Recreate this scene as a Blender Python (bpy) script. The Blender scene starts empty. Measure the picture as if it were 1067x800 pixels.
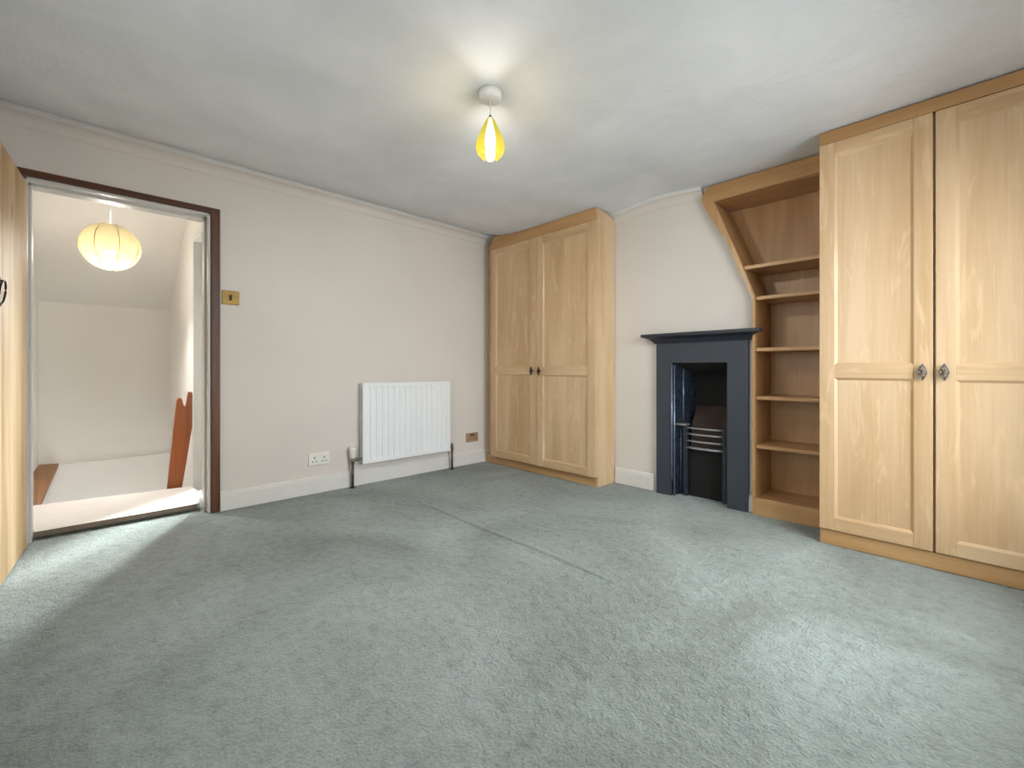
import bpy, bmesh, math, random
from mathutils import Vector, noise
random.seed(7)
sc = bpy.context.scene
COL = sc.collection
PI = math.pi

# ------------------------------------------------------------------ helpers
def lin(c):
    c = c / 255.0
    return c / 12.92 if c <= 0.04045 else ((c + 0.055) / 1.055) ** 2.4

def rgb(r, g, b):
    return (lin(r), lin(g), lin(b), 1.0)

class MB:
    """collects shapes that end up as ONE mesh object"""
    def __init__(self):
        self.bm = bmesh.new()

    def _faces(self, vs, faces, m=0, smooth=False):
        out = []
        bv = [self.bm.verts.new(v) for v in vs]
        for f in faces:
            try:
                fc = self.bm.faces.new([bv[i] for i in f])
                fc.material_index = m
                fc.smooth = smooth
                out.append(fc)
            except ValueError:
                pass
        return out

    def box(self, x0, x1, y0, y1, z0, z1, m=0):
        vs = [(x, y, z) for x in (x0, x1) for y in (y0, y1) for z in (z0, z1)]
        self._faces(vs, [(0, 1, 3, 2), (4, 6, 7, 5), (0, 4, 5, 1), (2, 3, 7, 6), (0, 2, 6, 4), (1, 5, 7, 3)], m)
        return self

    def hexa(self, p, m=0):
        """eight corners: bottom four then top four"""
        self._faces(p, [(0, 3, 2, 1), (4, 5, 6, 7), (0, 1, 5, 4), (1, 2, 6, 5), (2, 3, 7, 6), (3, 0, 4, 7)], m)
        return self

    def prism(self, pts, axis, lo, hi, m=0, smooth=False):
        """outline pts (2-D) pushed along an axis: x -> pts are (y,z); y -> (x,z); z -> (x,y)"""
        def P(a, b, t):
            return {'x': (t, a, b), 'y': (a, t, b), 'z': (a, b, t)}[axis]
        n = len(pts)
        vs = [P(a, b, lo) for a, b in pts] + [P(a, b, hi) for a, b in pts]
        fs = [tuple(range(n)), tuple(range(2 * n - 1, n - 1, -1))]
        self._faces(vs, fs, m)
        fs = [(i, (i + 1) % n, n + (i + 1) % n, n + i) for i in range(n)]
        self._faces(vs, fs, m, smooth)
        return self

    def tube(self, pts, r, n=8, m=0, closed=False, flat=1.0):
        pts = [Vector(p) for p in pts]
        rings = []
        k = len(pts)
        up = Vector((0, 0, 1))
        for i, p in enumerate(pts):
            a = pts[(i - 1) % k] if (closed or i > 0) else p
            b = pts[(i + 1) % k] if (closed or i < k - 1) else p
            t = (b - a).normalized()
            ref = up if abs(t.z) < 0.95 else Vector((1, 0, 0))
            s = t.cross(ref).normalized()
            u = s.cross(t).normalized()
            rr = r[i] if isinstance(r, (list, tuple)) else r
            rings.append([p + s * (rr * math.cos(2 * PI * j / n)) + u * (rr * flat * math.sin(2 * PI * j / n)) for j in range(n)])
        vs = [v for ring in rings for v in ring]
        fs = []
        for i in range(k if closed else k - 1):
            i2 = (i + 1) % k
            for j in range(n):
                fs.append((i * n + j, i * n + (j + 1) % n, i2 * n + (j + 1) % n, i2 * n + j))
        if not closed:
            fs.append(tuple(range(n)))
            fs.append(tuple(range((k - 1) * n, k * n)))
        self._faces(vs, fs, m, True)
        return self

    def lathe(self, prof, c, n=32, m=0, rad=None, cap=True):
        """prof: (r, z) pairs; rad(j, i) may scale a radius"""
        vs, fs = [], []
        for i, (r, z) in enumerate(prof):
            for j in range(n):
                q = r * (rad(j, i) if rad else 1.0)
                vs.append((c[0] + q * math.cos(2 * PI * j / n), c[1] + q * math.sin(2 * PI * j / n), c[2] + z))
        for i in range(len(prof) - 1):
            for j in range(n):
                fs.append((i * n + j, i * n + (j + 1) % n, (i + 1) * n + (j + 1) % n, (i + 1) * n + j))
        if cap:
            fs.append(tuple(range(n)))
            fs.append(tuple(range((len(prof) - 1) * n, len(prof) * n)))
        self._faces(vs, fs, m, True)
        return self

    def build(self, name, mats, parent=None, bevel=0.0, seg=2, origin=None, angle=35):
        bmesh.ops.recalc_face_normals(self.bm, faces=self.bm.faces[:])
        o0 = Vector(origin) if origin is not None else (Vector(parent['_w']) if parent is not None and '_w' in parent else Vector((0, 0, 0)))
        if o0.length:
            bmesh.ops.translate(self.bm, verts=self.bm.verts[:], vec=-o0)
        me = bpy.data.meshes.new(name)
        self.bm.to_mesh(me)
        self.bm.free()
        for mt in (mats if isinstance(mats, (list, tuple)) else [mats]):
            me.materials.append(mt)
        o = bpy.data.objects.new(name, me)
        COL.objects.link(o)
        if parent is not None:
            o.parent = parent
            o['_w'] = list(o0)
        else:
            o.location = o0
            o['_w'] = list(o0)
        if bevel > 0:
            b = o.modifiers.new('bevel', 'BEVEL')
            b.width = bevel
            b.segments = seg
            b.limit_method = 'ANGLE'
            b.angle_limit = math.radians(angle)
            b.harden_normals = False
        return o

def thing(name, label, cat, loc, group=None):
    o = bpy.data.objects.new(name, None)
    COL.objects.link(o)
    o.location = loc
    o.empty_display_size = 0.1
    o['_w'] = list(loc)
    o['label'] = label
    o['category'] = cat
    if group:
        o['group'] = group
    return o

def tag(o, label, cat):
    o['label'] = label
    o['category'] = cat
    return o

def struct(o, label=None, cat=None):
    o['kind'] = 'structure'
    if label:
        o['label'] = label
        o['category'] = cat
    return o

# ------------------------------------------------------------------ materials
def new_mat(name):
    m = bpy.data.materials.new(name)
    m.use_nodes = True
    nt = m.node_tree
    nt.nodes.clear()
    out = nt.nodes.new('ShaderNodeOutputMaterial')
    b = nt.nodes.new('ShaderNodeBsdfPrincipled')
    nt.links.new(b.outputs['BSDF'], out.inputs['Surface'])
    return m, nt, b, out

def nd(nt, t, **kw):
    n = nt.nodes.new(t)
    for k, v in kw.items():
        if k in n.inputs:
            n.inputs[k].default_value = v
        else:
            setattr(n, k, v)
    return n

def coords(nt, scale=(1, 1, 1), kind='Object'):
    tc = nt.nodes.new('ShaderNodeTexCoord')
    mp = nt.nodes.new('ShaderNodeMapping')
    mp.inputs['Scale'].default_value = scale
    nt.links.new(tc.outputs[kind], mp.inputs['Vector'])
    return mp.outputs['Vector']

def ramp(nt, fac, stops):
    r = nt.nodes.new('ShaderNodeValToRGB')
    el = r.color_ramp.elements
    while len(el) < len(stops):
        el.new(0.5)
    for e, (p, c) in zip(el, stops):
        e.position = p
        e.color = c
    nt.links.new(fac, r.inputs['Fac'])
    return r.outputs['Color']

def bump(nt, b, h, strength=0.2, dist=0.01):
    n = nd(nt, 'ShaderNodeBump', Strength=strength, Distance=dist)
    nt.links.new(h, n.inputs['Height'])
    nt.links.new(n.outputs['Normal'], b.inputs['Normal'])
    return n

def plain(name, col, rough=0.5, metal=0.0, spec=0.5, var=0.0, nscale=6.0, bmp=0.0, bscale=60.0):
    m, nt, b, out = new_mat(name)
    b.inputs['Roughness'].default_value = rough
    b.inputs['Metallic'].default_value = metal
    b.inputs['Specular IOR Level'].default_value = spec
    v = coords(nt)
    n = nd(nt, 'ShaderNodeTexNoise', Scale=nscale, Detail=3.0)
    nt.links.new(v, n.inputs['Vector'])
    a = tuple(c * (1 - var) for c in col[:3]) + (1,)
    z = tuple(min(1, c * (1 + var)) for c in col[:3]) + (1,)
    nt.links.new(ramp(nt, n.outputs['Fac'], [(0.3, a), (0.7, z)]), b.inputs['Base Color'])
    if bmp > 0:
        n2 = nd(nt, 'ShaderNodeTexNoise', Scale=bscale, Detail=3.0)
        nt.links.new(v, n2.inputs['Vector'])
        bump(nt, b, n2.outputs['Fac'], bmp, 0.004)
    return m

def wood(name, dark, mid, light, axis='z', rough=0.34, spec=0.45, glint=0.0, knots=False):
    m, nt, b, out = new_mat(name)
    b.inputs['Roughness'].default_value = rough
    b.inputs['Specular IOR Level'].default_value = spec
    fine = {'z': (90, 90, 2.6), 'x': (2.6, 90, 90), 'y': (90, 2.6, 90)}[axis]
    broad = {'z': (5, 5, 0.55), 'x': (0.55, 5, 5), 'y': (5, 0.55, 5)}[axis]
    n1 = nd(nt, 'ShaderNodeTexNoise', Scale=1.0, Detail=4.0, Distortion=0.4)
    nt.links.new(coords(nt, fine), n1.inputs['Vector'])
    n2 = nd(nt, 'ShaderNodeTexNoise', Scale=1.0, Detail=3.0, Distortion=0.6)
    nt.links.new(coords(nt, broad), n2.inputs['Vector'])
    mx = nd(nt, 'ShaderNodeMath', operation='MULTIPLY_ADD')
    mx.inputs[1].default_value = 0.22
    nt.links.new(n1.outputs['Fac'], mx.inputs[0])
    s = nd(nt, 'ShaderNodeMath', operation='MULTIPLY')
    s.inputs[1].default_value = 0.78
    nt.links.new(n2.outputs['Fac'], s.inputs[0])
    nt.links.new(s.outputs[0], mx.inputs[2])
    c = ramp(nt, mx.outputs[0], [(0.36, dark), (0.5, mid), (0.64, light)])
    if glint:  # pale streaks: reflections in the varnish, painted into the veneer colour
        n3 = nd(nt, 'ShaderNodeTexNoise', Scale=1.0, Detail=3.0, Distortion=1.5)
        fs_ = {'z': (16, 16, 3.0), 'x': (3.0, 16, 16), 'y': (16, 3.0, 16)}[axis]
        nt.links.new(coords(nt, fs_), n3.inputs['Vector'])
        fr = ramp(nt, n3.outputs['Fac'], [(0.56, (0, 0, 0, 1)), (0.68, (glint, glint, glint, 1))])
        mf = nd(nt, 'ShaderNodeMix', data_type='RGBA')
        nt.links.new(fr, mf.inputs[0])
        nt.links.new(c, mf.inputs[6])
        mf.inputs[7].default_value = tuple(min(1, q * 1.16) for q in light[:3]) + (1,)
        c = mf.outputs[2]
    if knots:
        vo = nd(nt, 'ShaderNodeTexVoronoi', Scale=1.0)
        ks = {'z': (7, 7, 1.6), 'x': (1.6, 7, 7), 'y': (7, 1.6, 7)}[axis]
        nt.links.new(coords(nt, ks), vo.inputs['Vector'])
        kr = ramp(nt, vo.outputs['Distance'], [(0.04, (0, 0, 0, 1)), (0.11, (1, 1, 1, 1))])
        mk = nd(nt, 'ShaderNodeMix', data_type='RGBA')
        mk.inputs[6].default_value = tuple(q * 0.35 for q in dark[:3]) + (1,)
        nt.links.new(kr, mk.inputs[0])
        nt.links.new(c, mk.inputs[7])
        c = mk.outputs[2]
    nt.links.new(c, b.inputs['Base Color'])
    bump(nt, b, n1.outputs['Fac'], 0.05, 0.002)
    return m

M = {}
# maple veneer of the fitted furniture
for ax in 'xyz':
    M['maple_' + ax] = wood('maple veneer ' + ax, rgb(192, 157, 116), rgb(204, 171, 132), rgb(215, 186, 149), ax, 0.34, 0.5, glint=0.45)
for ax in 'xz':
    M['beech_' + ax] = wood('honey veneer ' + ax, rgb(172, 130, 84), rgb(188, 147, 100), rgb(200, 162, 116), ax, 0.36, 0.45)
M['pine'] = wood('aged pine', rgb(156, 126, 90), rgb(182, 153, 114), rgb(204, 179, 142), 'z', 0.62, 0.25, knots=True)
for ax in 'yz':
    M['dark_' + ax] = wood('dark stained pine ' + ax, rgb(54, 30, 17), rgb(92, 55, 32), rgb(116, 73, 43), ax, 0.4, 0.4, knots=True)
M['red_wood'] = wood('orange stained softwood', rgb(120, 58, 20), rgb(158, 84, 36), rgb(184, 108, 54), 'z', 0.35, 0.5)
M['rail_wood'] = wood('brown stained board', rgb(126, 88, 56), rgb(144, 104, 70), rgb(156, 116, 80), 'x', 0.5, 0.3)
M['white_gloss'] = plain('white gloss paint', rgb(222, 220, 216), 0.35, var=0.02, nscale=8)
M['board_paint'] = plain('dull white paint', rgb(196, 189, 182), 0.5, var=0.02)
M['lining'] = plain('old white gloss paint', rgb(205, 203, 200), 0.4, var=0.02, nscale=9)
M['rad'] = plain('white radiator enamel', rgb(238, 240, 243), 0.3, var=0.01)
M['fin'] = plain('grey steel fins', rgb(120, 122, 122), 0.6)
M['plastic'] = plain('white plastic', rgb(232, 230, 224), 0.3, var=0.01)
M['hole'] = plain('dark slot', rgb(28, 24, 22), 0.6)
M['chrome'] = plain('dull chrome', rgb(150, 146, 140), 0.28, 1.0, var=0.1, nscale=30)
M['pipe'] = plain('tarnished pipe', rgb(96, 92, 88), 0.38, 0.9, var=0.15, nscale=30)
M['brass'] = plain('polished brass', rgb(136, 112, 68), 0.5, 1.0, var=0.12, nscale=20)
M['old_brass'] = plain('dull brass', rgb(190, 160, 132), 0.5, 0.55, var=0.1, nscale=30)
M['iron'] = plain('wrought iron', rgb(54, 50, 48), 0.4, 0.8, var=0.2, nscale=60)
M['pewter'] = plain('pewter metal', rgb(128, 122, 120), 0.36, 0.9, var=0.35, nscale=120)
M['bar'] = plain('bare steel bar', rgb(176, 174, 176), 0.34, 0.7, var=0.15, nscale=40)
M['black_metal'] = plain('black metal', rgb(30, 26, 24), 0.4, 0.6)
M['surround'] = plain('slate blue black paint', rgb(56, 61, 71), 0.42, spec=0.5, var=0.05, nscale=7, bmp=0.05, bscale=25)
M['mantel'] = plain('black mantel paint', rgb(40, 44, 54), 0.4, spec=0.5, var=0.05)
M['cast'] = plain('glossy cast iron', rgb(50, 58, 70), 0.2, 0.35, spec=0.7, var=0.3, nscale=22, bmp=0.5, bscale=34)
M['bead'] = plain('blue black bead with highlight', rgb(122, 136, 160), 0.22, 0.5, spec=0.8, var=0.25, nscale=26)  # base colour lightened to paint in the bluish window highlight
M['soot'] = plain('sooty brick', rgb(22, 20, 20), 0.9, var=0.3, nscale=14, bmp=0.4, bscale=30)
M['firebrick'] = plain('smoked firebrick', rgb(58, 44, 37), 0.85, var=0.25, nscale=14, bmp=0.4, bscale=40)
M['raw_edge'] = plain('raw board edge', rgb(112, 98, 84), 0.7, var=0.15, nscale=20)
M['alcove'] = plain('shelf carcass shade', rgb(200, 160, 112), 0.4)

# plaster walls, warm off white paint
def wall_mat(name, col, s=0.12, var=0.03):
    m, nt, b, out = new_mat(name)
    b.inputs['Roughness'].default_value = 0.85
    b.inputs['Specular IOR Level'].default_value = 0.2
    v = coords(nt)
    n = nd(nt, 'ShaderNodeTexNoise', Scale=1.6, Detail=4.0)
    nt.links.new(v, n.inputs['Vector'])
    a = tuple(c * (1 - var) for c in col[:3]) + (1,)
    z = tuple(min(1, c * (1 + var)) for c in col[:3]) + (1,)
    nt.links.new(ramp(nt, n.outputs['Fac'], [(0.3, a), (0.7, z)]), b.inputs['Base Color'])
    n2 = nd(nt, 'ShaderNodeTexNoise', Scale=9.0, Detail=6.0)
    nt.links.new(v, n2.inputs['Vector'])
    bump(nt, b, n2.outputs['Fac'], s, 0.012)
    return m
M['wall'] = wall_mat('warm white wall paint', rgb(219, 212, 206))
M['wall_landing'] = wall_mat('cream landing paint', rgb(234, 230, 224), 0.08)
M['side_room'] = wall_mat('grey side room paint', rgb(196, 196, 194), 0.08)

def ceiling_mat():
    m, nt, b, out = new_mat('textured ceiling paint')
    b.inputs['Roughness'].default_value = 0.9
    b.inputs['Specular IOR Level'].default_value = 0.15
    v = coords(nt)
    n = nd(nt, 'ShaderNodeTexNoise', Scale=2.2, Detail=5.0, Distortion=0.5)
    nt.links.new(v, n.inputs['Vector'])
    nt.links.new(ramp(nt, n.outputs['Fac'], [(0.32, rgb(219, 222, 226)), (0.68, rgb(232, 234, 238))]), b.inputs['Base Color'])
    n2 = nd(nt, 'ShaderNodeTexNoise', Scale=26.0, Detail=6.0, Distortion=1.0)
    nt.links.new(v, n2.inputs['Vector'])
    n3 = nd(nt, 'ShaderNodeTexNoise', Scale=3.0, Detail=3.0)
    nt.links.new(v, n3.inputs['Vector'])
    ad = nd(nt, 'ShaderNodeMath', operation='MULTIPLY_ADD')
    ad.inputs[1].default_value = 4.0
    nt.links.new(n3.outputs['Fac'], ad.inputs[0])
    nt.links.new(n2.outputs['Fac'], ad.inputs[2])
    bump(nt, b, ad.outputs[0], 0.22, 0.012)
    return m
M['ceiling'] = ceiling_mat()

def carpet_mat():
    m, nt, b, out = new_mat('worn sage green carpet')
    b.inputs['Roughness'].default_value = 1.0
    b.inputs['Specular IOR Level'].default_value = 0.05
    b.inputs['Sheen Weight'].default_value = 0.25
    b.inputs['Sheen Roughness'].default_value = 0.6
    v = coords(nt)
    big = nd(nt, 'ShaderNodeTexNoise', Scale=1.1, Detail=5.0, Distortion=0.8)
    nt.links.new(v, big.inputs['Vector'])
    c1 = ramp(nt, big.outputs['Fac'], [(0.3, rgb(124, 133, 128)), (0.5, rgb(146, 157, 153)), (0.7, rgb(168, 180, 178))])
    mid = nd(nt, 'ShaderNodeTexNoise', Scale=21.0, Detail=7.0, Distortion=0.25)
    nt.links.new(v, mid.inputs['Vector'])
    c2 = ramp(nt, mid.outputs['Fac'], [(0.30, (0.66, 0.66, 0.66, 1)), (0.46, (0.95, 0.95, 0.95, 1)), (0.7, (1.12, 1.12, 1.12, 1))])
    mx = nd(nt, 'ShaderNodeMix', data_type='RGBA', blend_type='MULTIPLY')
    mx.inputs[0].default_value = 0.6
    nt.links.new(c1, mx.inputs[6])
    nt.links.new(c2, mx.inputs[7])
    fine = nd(nt, 'ShaderNodeTexNoise', Scale=110.0, Detail=4.0)
    nt.links.new(v, fine.inputs['Vector'])
    c3 = ramp(nt, fine.outputs['Fac'], [(0.3, (0.78, 0.78, 0.78, 1)), (0.7, (1.14, 1.14, 1.14, 1))])
    mx2 = nd(nt, 'ShaderNodeMix', data_type='RGBA', blend_type='MULTIPLY')
    mx2.inputs[0].default_value = 0.75
    nt.links.new(mx.outputs[2], mx2.inputs[6])
    nt.links.new(c3, mx2.inputs[7])
    nt.links.new(mx2.outputs[2], b.inputs['Base Color'])
    sm = nd(nt, 'ShaderNodeMath', operation='MULTIPLY_ADD')
    sm.inputs[1].default_value = 1.8
    nt.links.new(mid.outputs['Fac'], sm.inputs[0])
    nt.links.new(fine.outputs['Fac'], sm.inputs[2])
    bump(nt, b, sm.outputs[0], 0.9, 0.016)
    return m
M['carpet'] = carpet_mat()

def glow(name, col, strength):
    m, nt, b, out = new_mat(name)
    b.inputs['Base Color'].default_value = col
    b.inputs['Emission Color'].default_value = col
    b.inputs['Emission Strength'].default_value = strength
    return m
M['bulb'] = glow('lit bulb', (1.0, 0.93, 0.78, 1), 6.0)
M['bulb_landing'] = glow('lit landing bulb', (1.0, 0.88, 0.62, 1), 2.2)

def thin(name, tint, transp, col, trans=0.6, emis=0.0, ecol=None):
    """thin tinted sheet: lets light through straight (transp) and scatters the rest"""
    m = bpy.data.materials.new(name)
    m.use_nodes = True
    nt = m.node_tree
    nt.nodes.clear()
    out = nt.nodes.new('ShaderNodeOutputMaterial')
    tr = nd(nt, 'ShaderNodeBsdfTransparent', Color=tint)
    df = nd(nt, 'ShaderNodeBsdfDiffuse', Color=col)
    tl = nd(nt, 'ShaderNodeBsdfTranslucent', Color=col)
    m1 = nd(nt, 'ShaderNodeMixShader')
    m1.inputs[0].default_value = trans
    nt.links.new(df.outputs[0], m1.inputs[1])
    nt.links.new(tl.outputs[0], m1.inputs[2])
    last = m1.outputs[0]
    if emis > 0:
        em = nd(nt, 'ShaderNodeEmission', Color=ecol or col, Strength=emis)
        ad = nt.nodes.new('ShaderNodeAddShader')
        nt.links.new(last, ad.inputs[0])
        nt.links.new(em.outputs[0], ad.inputs[1])
        last = ad.outputs[0]
    m2 = nd(nt, 'ShaderNodeMixShader')
    m2.inputs[0].default_value = transp
    nt.links.new(last, m2.inputs[1])
    nt.links.new(tr.outputs[0], m2.inputs[2])
    nt.links.new(m2.outputs[0], out.inputs['Surface'])
    return m
M['yellow_glass'] = thin('yellow glass petals', (1.0, 0.90, 0.6, 1), 0.10, (0.009, 0.0065, 0.0007, 1), 0.5, 0.66, (1.0, 0.86, 0.12, 1))
M['clear_glass'] = thin('clear glass petals', (1.0, 0.98, 0.9, 1), 0.22, (0.015, 0.013, 0.009, 1), 0.6, 1.5, (1.0, 0.95, 0.72, 1))
M['paper'] = thin('lantern paper', (1.0, 0.98, 0.94, 1), 0.035, (0.024, 0.0195, 0.0096, 1), 0.5, 0.17, (1.0, 0.84, 0.46, 1))
M['window_glass'] = thin('window glass', (0.97, 0.985, 0.98, 1), 0.94, (0.8, 0.85, 0.85, 1), 0.5)

# ------------------------------------------------------------------ measures
XA = -3.666          # wall with the doorway and radiator
YB = 3.36            # chimney breast
YALC = 3.67          # alcove wall
XD, YC = 0.45, -0.62 # window wall on the right, wall behind the camera
TOP = 2.62

def smooth(t):
    t = max(0.0, min(1.0, t))
    return t * t * (3 - 2 * t)

def zc(x, y):
    """the old ceiling sags away from the doorway wall"""
    z = 2.364 + 0.078 * math.exp(-max(0.0, x + 3.54) / 0.15)
    z += 0.036 * math.exp(-((x + 1.75) / 0.30) ** 2) * smooth((y - 2.5) / 0.75)
    return z

def grid(name, x0, x1, y0, y1, nx, ny, zf, mat, thick=None, fine=None):
    bm = bmesh.new()
    ys = [y0 + (y1 - y0) * j / ny for j in range(ny + 1)]
    if fine:
        a, b, st = fine
        ys = [y for y in ys if y < a or y > b] + [a + st * k for k in range(int((b - a) / st) + 1)]
        ys.sort()
        ny = len(ys) - 1
    vs = [[bm.verts.new((x0 + (x1 - x0) * i / nx, ys[j], 0)) for j in range(ny + 1)] for i in range(nx + 1)]
    for r in vs:
        for v in r:
            v.co.z = zf(v.co.x, v.co.y)
    for i in range(nx):
        for j in range(ny):
            f = bm.faces.new((vs[i][j], vs[i + 1][j], vs[i + 1][j + 1], vs[i][j + 1]))
            f.smooth = True
    me = bpy.data.meshes.new(name)
    bm.to_mesh(me)
    bm.free()
    me.materials.append(mat)
    o = bpy.data.objects.new(name, me)
    COL.objects.link(o)
    if thick:
        s = o.modifiers.new('thickness', 'SOLIDIFY')
        s.thickness = abs(thick)
        s.offset = 1.0 if thick > 0 else -1.0
    return o

# ------------------------------------------------------------------ room shell
def floor_z(x, y):
    z = 0.0
    # ruck running across the carpet
    wob = 0.014 * noise.noise(Vector((x * 2.1, 3.3, 0))) + 0.005 * noise.noise(Vector((x * 9.0, 1.3, 0)))
    d = y - (1.775 + wob)
    a = smooth((x + 3.1) / 0.5) * (1 - smooth((x + 1.35) / 0.35))
    z += 0.009 * a * math.exp(-(d / (0.006 if d < 0 else 0.022)) ** 2) + 0.006 * a * math.exp(-((d - 0.05) / 0.07) ** 2) - 0.0035 * a * math.exp(-((d + 0.012) / 0.006) ** 2)
    d2 = y - (2.035 + wob)
    a2 = smooth((x + 2.5) / 0.3) * (1 - smooth((x + 1.95) / 0.2))
    z += 0.006 * a2 * math.exp(-(d2 / 0.025) ** 2)
    # scuffs in the pile
    n = noise.noise(Vector((x * 5.0, y * 7.0, 1.7)))
    z += 0.0025 * n + 0.0015 * noise.noise(Vector((x * 13, y * 16, 5.1)))
    for sx, sy in ((-1.29, 0.656), (-0.83, 1.30), (-0.90, 1.157), (-0.955, 1.94)):
        z -= 0.010 * math.exp(-(((x - sx) + 0.5 * (y - sy)) / 0.035) ** 2 - ((y - sy) / 0.018) ** 2)
    return z - 0.003

struct(grid('floor', XA - 0.14, XD + 0.02, YC - 0.02, YALC + 0.02, 330, 300, floor_z, M['carpet'], -0.04, (1.68, 1.88, 0.003)))
struct(grid('ceiling', XA - 0.0, XD + 0.05, YC - 0.05, YALC + 0.05, 110, 60, zc, M['ceiling'], 0.12))

DY0, DY1, DZ = -0.272, 0.603, 2.083   # doorway
XL = -3.82                            # landing face of the doorway wall
mb = MB()
mb.box(XL, XA, YC - 0.1, DY0, 0, TOP)
mb.box(XL, XA, DY1, YALC + 0.1, 0, TOP)
mb.box(XL, XA, DY0, DY1, DZ, TOP)
struct(mb.build('wall_left', M['wall']))

# chimney breast with the fire opening, and the alcoves each side
FX0, FX1, FZ = -1.665, -1.21, 1.065
CB0, CB1 = -2.36, -1.045
mb = MB()
mb.prism([(CB0, 0), (FX0, 0), (FX0, FZ), (FX1, FZ), (FX1, 0), (CB1, 0), (CB1, 1.492), (-1.128, 1.722), (-1.333, 2.236), (-1.342, TOP), (CB0, TOP)], 'y', YB, YALC + 0.1)
mb.box(FX0, FX1, YALC + 0.02, YALC + 0.1, 0, FZ)
mb.box(XA - 0.1, CB0, YALC, YALC + 0.1, 0, TOP)
mb.box(CB1, XD + 0.1, YALC, YALC + 0.1, 0, TOP)
struct(mb.build('wall_back', M['wall']))

# window wall on the right
W1 = (1.45, 2.72, 0.48, 1.98)     # y0 y1 z0 z1
mb = MB()
mb.box(XD, XD + 0.25, YC - 0.1, W1[0], 0, TOP)
mb.box(XD, XD + 0.25, W1[1], YALC + 0.1, 0, TOP)
mb.box(XD, XD + 0.25, W1[0], W1[1], 0, W1[2])
mb.box(XD, XD + 0.25, W1[0], W1[1], W1[3], TOP)
struct(mb.build('wall_right', M['wall']))
# wall behind the camera with a second window
W2 = (-1.75, -0.65, 0.86, 2.10)   # x0 x1 z0 z1
mb = MB()
mb.box(XA - 0.15, W2[0], YC - 0.25, YC, 0, TOP)
mb.box(W2[1], XD + 0.25, YC - 0.25, YC, 0, TOP)
mb.box(W2[0], W2[1], YC - 0.25, YC, 0, W2[2])
mb.box(W2[0], W2[1], YC - 0.25, YC, W2[3], TOP)
struct(mb.build('wall_front', M['wall']))

def window(name, axis, a0, a1, z0, z1, p0, p1, sill):
    """sash window: frame, meeting rail, pane and sill; axis is the wall's normal"""
    def B(m, u0, u1, w0, w1, q0, q1):
        if axis == 'x':
            m.box(q0, q1, u0, u1, w0, w1)
        else:
            m.box(u0, u1, q0, q1, w0, w1)
    f = MB()
    t = 0.05
    B(f, a0, a0 + t, z0, z1, p0, p1); B(f, a1 - t, a1, z0, z1, p0, p1)
    B(f, a0 + t, a1 - t, z0, z0 + t, p0, p1); B(f, a0 + t, a1 - t, z1 - t, z1, p0, p1)
    zm = (z0 + z1) / 2
    B(f, a0 + t, a1 - t, zm - 0.02, zm + 0.02, p0, p1)
    w = struct(f.build(name, M['white_gloss'], bevel=0.004))
    g = MB()
    pm = (p0 + p1) / 2
    B(g, a0 + t, a1 - t, z0 + t, zm - 0.02, pm - 0.002, pm + 0.002)
    B(g, a0 + t, a1 - t, zm + 0.02, z1 - t, pm - 0.002, pm + 0.002)
    g.build('pane', M['window_glass'], w)
    s = MB()
    B(s, a0 - 0.04, a1 + 0.04, z0 - 0.035, z0, sill[0], sill[1])
    s.build('window_sill', M['white_gloss'], w, bevel=0.006)
window('window_1', 'x', W1[0], W1[1], W1[2], W1[3], XD + 0.12, XD + 0.17, (XD - 0.05, XD + 0.12))
window('window_2', 'y', W2[0], W2[1], W2[2], W2[3], YC - 0.17, YC - 0.12, (YC - 0.12, YC + 0.05))

# skirting boards
def skirt_prof(h=0.135, t=0.018):
    return [(0, 0), (t, 0), (t, h - 0.024), (t - 0.004, h - 0.018), (t - 0.004, h - 0.010), (0.006, h), (0, h)]
mb = MB()
mb.prism([(XA + a, b) for a, b in skirt_prof()], 'y', 0.658, YALC)
struct(mb.build('baseboard_left', M['white_gloss'], bevel=0.0))
mb = MB()
mb.prism([(YB - a, b) for a, b in skirt_prof()], 'x', -2.17, -1.80)
struct(mb.build('baseboard_back', M['white_gloss']))
mb = MB()
mb.prism([(YB - a, b) for a, b in skirt_prof(0.12, 0.022)], 'x', -1.076, -1.047)
struct(mb.build('baseboard_back_end', M['white_gloss']))

# coving
def cove(h, p):
    pts = [(0, 0), (0.006, 0), (0.008, 0.006)]
    for k in range(9):
        a = k / 8 * PI / 2
        pts.append((0.010 + (p - 0.016) * (1 - math.cos(a)), 0.008 + (h - 0.034) * math.sin(a)))
    pts += [(p - 0.004, h - 0.024), (p, h - 0.023), (p, h + 0.004), (0, h + 0.02)]
    return pts
def sweep(name, pts, path, mat):
    """profile points (out, up) carried along path entries (origin, out direction)"""
    m = MB()
    n = len(pts)
    vs = []
    for o, d in path:
        for a, b in pts:
            vs.append((o[0] + d[0] * a, o[1] + d[1] * a, o[2] + b))
    fs = []
    for i in range(len(path) - 1):
        for j in range(n):
            fs.append((i * n + j, i * n + (j + 1) % n, (i + 1) * n + (j + 1) % n, (i + 1) * n + j))
    k = len(fs)
    fs += [tuple(range(n)), tuple(range((len(path) - 1) * n, len(path) * n))]
    made = m._faces(vs, fs, 0, False)
    for q, f in enumerate(made[:k]):          # the lip is finished in ceiling white
        if q % n in (n - 3, n - 4, n - 5):
            f.material_index = 1
    return m.build(name, [mat, M['white_gloss']])
o = sweep('trim_1', cove(0.086, 0.08), [((XA, y, 2.353), (1, 0)) for y in (YC, 1.0, 2.4, YALC)], M['wall'])
struct(o)
xs = [-2.36 + 0.958 * i / 16 for i in range(17)]
path = [((x, YB, zc(x, YB - 0.05) - 0.088), (0, -1)) for x in xs]
struct(sweep('trim_2', cove(0.086, 0.055), path, M['wall']))

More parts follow.
